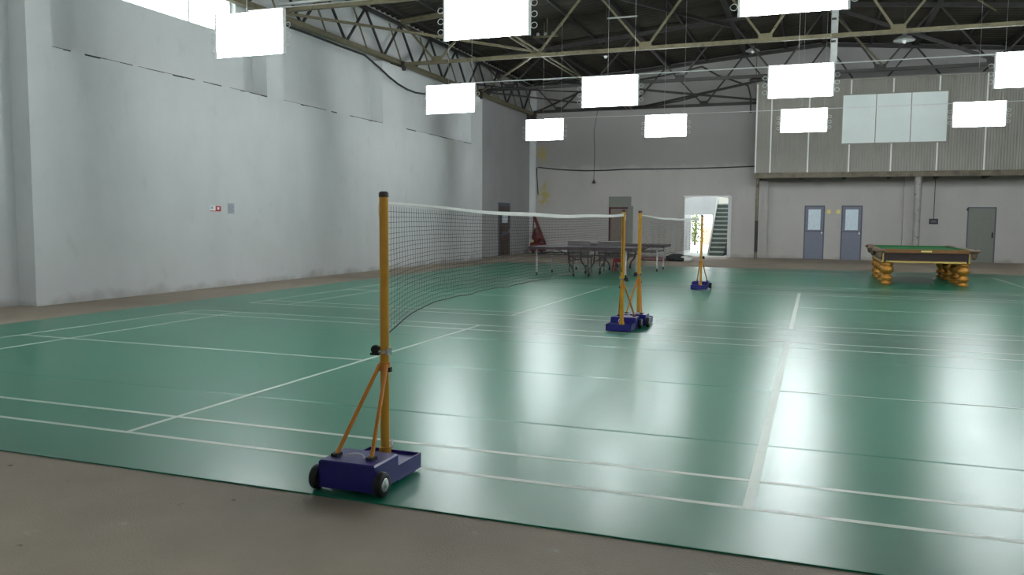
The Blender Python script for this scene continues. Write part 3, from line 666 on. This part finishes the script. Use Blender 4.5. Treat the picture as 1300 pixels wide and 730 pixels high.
MB().box(.04, .91, .02, .34, 0, 2.02).build('door_leaf', 'doorgrey', d); MB().box(.83, .87, -.03, .02, .92, 1.12).build('handle', 'black', d); MB().box(-.03, .03, -.03, .0, 1.92, 2.02).build('hinge', 'darksteel', d)
# electric box
eb = thing('socket_box', 'small dark electric box with conduit on the wall above the snooker table', 'switch', (6.42, YF, 1.52))
MB().box(-.15, .15, -.06, 0, -.1, .1).build('box', 'darksteel', eb); MB().box(-.10, .10, -.07, -.06, -.05, .05).build('cover', 'doorframe', eb)
MB().tube([(0, -.015, .1), (0, -.015, 1.75)], .012, 6).build('conduit', 'darksteel', eb)
# wall notices on left wall
nt = thing('fire_notice', 'small red and white notice on the left wall', 'sign', (-9.4, 9.55, 1.575))
MB().box(0, .008, 0, .34, 0, .115).build('board', 'white', nt); MB().box(.008, .010, .17, .335, .004, .111).build('red_field', 'redink', nt); MB().box(.008, .010, .01, .33, .0, .014).build('red_edge', 'redink', nt)
k = MB(); k.box(.008, .010, .03, .11, .05, .10); k.build('grey_symbol', 'greyink', nt); k = MB(); k.box(.0101, .011, .22, .28, .035, .085); k.build('pale_symbol', 'white', nt)
pp = thing('paper_notice', 'small pale printed paper pasted right of the red notice', 'sign', (-9.4, 10.11, 1.53))
MB().box(0, .004, 0, .2, 0, .22).build('sheet', 'greyink', pp)
for i in range(7): MB().box(.004, .005, .02, .17 if i % 3 else .12, .03+i*.026, .036+i*.026).build('text_line', 'doorblue', pp)
# ------------------------------------------------------------------ mezzanine
mz = structroot('mezzanine', 'grey sheet-clad mezzanine box with white seams and a frosted window', 'mezzanine', (0, 29.0, 0))
ZB, ZTOP = 3.33, 6.68; ex = [-.02, .52, 1.87, 3.3, 4.72, 6.22, 7.72, 9.25, 10.8, 12.4, XR-.02]
# (seam columns placed from the photograph)
for i, (a, b) in enumerate(zip(ex[:-1], ex[1:])):
    q = MB(); nr = max(3, int((b-a)/.09)); v = []; f = []
    for j in range(nr*2+1):
        x = a+(b-a)*j/(nr*2); yv = -.012 if j % 2 else 0
        v += [(x, yv, ZB), (x, yv, ZTOP), (x, .06, ZB), (x, .06, ZTOP)]
    for j in range(nr*2):
        p0 = j*4; p1 = p0+4
        f += [(p0, p1, p1+1, p0+1), (p0+2, p0+3, p1+3, p1+2), (p0+1, p1+1, p1+3, p0+3), (p0, p0+2, p1+2, p1)]
    f += [(0, 1, 3, 2), (nr*8, nr*8+2, nr*8+3, nr*8+1)]
    q.add(v, f); q.build('wall_panel', 'panelw', mz)
    MB().box(a-.025, a+.025, -.03, 0, ZB, ZTOP).build('seam_strip', 'seam', mz)
MB().box(-.02, .04, .06, YF-29.0, ZB, ZTOP).build('side_panel', 'panelw', mz)
MB().box(-.05, XR-.02, -.04, .1, ZTOP, ZTOP+.06).build('top_cap', 'panelw', mz)
MB().box(-.02, XR-.02, .06, YF-29.0, ZTOP-.05, ZTOP).build('roof_deck', 'soffit', mz)
e = MB(); e.box(-.05, XR-.02, -.06, .09, ZB-.02, ZB); e.box(-.05, XR-.02, 0, .02, ZB-.18, ZB-.02); e.box(-.05, XR-.02, -.06, .09, ZB-.20, ZB-.18); e.build('edge_beam', 'beam', mz)
MB().box(-.02, XR-.02, .1, YF-29.0, ZB-.04, ZB).build('soffit', 'soffit', mz)
for x in (.05, 1.6, 3.2, 4.8, 6.4, 8.0, 9.6): MB().box(x-.05, x+.05, .1, YF-29.0, ZB-.2, ZB-.04).build('joist', 'soffit', mz)
MB().tube([(.08, .12, 0), (.08, .12, ZB-.2)], .06, 14).build('support_post', 'beam', mz)
MB().tube([(.08, .12, .3), (.08, .12, 1.5)], .063, 14).build('post_sleeve', 'darksteel', mz)
MB().tube([(5.68, .12, 0), (5.68, .12, ZB-.2)], .12, 16).build('support_post', 'pole', mz)
# frosted window board
WX0, WX1 = 3.02, 6.5; WZ0, WZ1 = 4.37, 6.12
wo = MB(); wo.box(WX0-.04, WX1+.04, -.07, -.035, WZ0-.04, WZ1+.04); wf_ = wo.build('window_board', 'panelw', mz)
cuts = [WX0, WX0+(WX1-WX0)/3-.02, WX0+(WX1-WX0)*2/3-.02, WX1]
for a, b in zip(cuts[:-1], cuts[1:]): MB().bbox(a+.015, b-.015, -.09, -.071, WZ0, WZ1, .001).build('pane', 'pane', wf_)
# ------------------------------------------------------------------ passage, stairs and yard beyond the doorway
pg = structroot('passage', 'bright white passage seen through the open doorway', 'passage', (0, YF+.35, 0))
MB().box(-4.6, -4.4, 0, 6, 0, 5).build('side_wall', 'wall', pg)
MB().box(-1.12, -.9, 0, 6, 0, 5).build('side_wall', 'wall', pg)
MB().box(-4.6, -.9, 0, 6, -.15, 0).build('passage_floor', 'stair', pg)
MB().box(-4.6, -2.15, 4.6, 4.8, 1.78, 5).build('end_lintel', 'wall', pg)
MB().box(-4.6, -3.6, 4.6, 4.8, 0, 1.78).build('end_wall', 'white', pg)
# white door frame at the outer opening
MB().box(-3.62, -3.35, 4.55, 4.85, 0, 1.78).build('outer_jamb', 'white', pg)
# arched plaster lip of the inner opening
ar = MB(); n = 14
for i in range(n):
    a0, a1 = i/n, (i+1)/n
    x0, x1 = -3.0+1.92*a0, -3.0+1.92*a1; h0 = 2.5-.10*abs(2*a0-1)**3; h1 = 2.5-.10*abs(2*a1-1)**3
    ar.add([(x0, YF-.01, h0), (x1, YF-.01, h1), (x1, YF-.01, 2.52), (x0, YF-.01, 2.52), (x0, YF+.36, h0), (x1, YF+.36, h1), (x1, YF+.36, 2.52), (x0, YF+.36, 2.52)], [(0, 1, 2, 3), (4, 7, 6, 5), (0, 4, 5, 1), (3, 2, 6, 7)])
ar.build('arch_lip', 'white', wfo)
MB().box(-3.04, -2.93, YF-.03, YF+.02, 0, 2.5).build('door_jamb', 'wallfar', wfo)
MB().box(-1.16, -1.02, YF-.02, YF+.37, 0, 2.5).build('door_jamb', 'wall', wfo)
tag(MB().box(-22, -5.4, 53, 53.3, 0, 4).build('white_building_wall', 'white'), 'sunlit white building wall outside left of the bush', 'wall')
sr = thing('staircase', 'narrow concrete staircase climbing inside the open doorway', 'stairs', (-1.70, YF+1.2, 0))
for i in range(12):
    MB().box(-.32, .28, i*.25, 3.2, i*.19, i*.19+.13).build('riser', 'riser', sr)
    MB().box(-.34, .30, i*.25-.03, i*.25+.25, i*.19+.13, i*.19+.19).build('tread', 'stair', sr)
sw = MB(); sw.add([(-.38, -.05, 0), (-.38, 3.2, 2.4), (-.38, 3.2, 0), (-.32, -.05, 0), (-.32, 3.2, 2.4), (-.32, 3.2, 0), (-.38, -.05, .25), (-.32, -.05, .25), (-.38, 3.2, 2.7), (-.32, 3.2, 2.7)],
    [(0, 6, 8, 2), (3, 5, 9, 7), (6, 7, 9, 8), (0, 3, 7, 6), (2, 8, 9, 5), (0, 2, 5, 3)]); sw.build('stringer', 'stair', sr)
yd = struct(MB().box(-22, 14, YF+6.35, 62, -.2, -.02).build('ground_yard', 'yard'), 'sunlit pale yard outside the doorway', 'ground')
pk = MB().box(-4.6, 2, 50, 50.3, 0, 1.1); pk = pk.build('garden_wall', 'pink'); tag(pk, 'low pink rendered wall outside beyond the doorway', 'wall')
gw = MB().box(-4.5, 3, 54, 54.4, 0, 3.4).build('grey_building_wall', 'doorgrey'); tag(gw, 'dim grey building wall outside above the pink wall', 'wall')
bs = thing('bush', 'leafy green and yellow bush outside seen through the open doorway', 'bush', (-4.85, 48.2, 0))
MB().tube([(0, 0, 0), (.05, 0, .8), (.0, 0, 1.6)], [.06, .05, .03], 8).build('trunk', 'bark', bs)
random.seed(11); lf = MB()
for i in range(900):
    c0 = Vector((random.gauss(0, .28), random.gauss(0, .3), random.uniform(.2, 3.1))); a = Vector((random.uniform(-1, 1), random.uniform(-1, 1), random.uniform(-1, 1))).normalized(); b_ = a.orthogonal().normalized()
    lf.add([c0-a*.09, c0+b_*.035, c0+a*.09, c0-b_*.035], [(0, 1, 2, 3)])
o = lf.build('foliage', 'leaf', bs); o['kind'] = 'stuff'
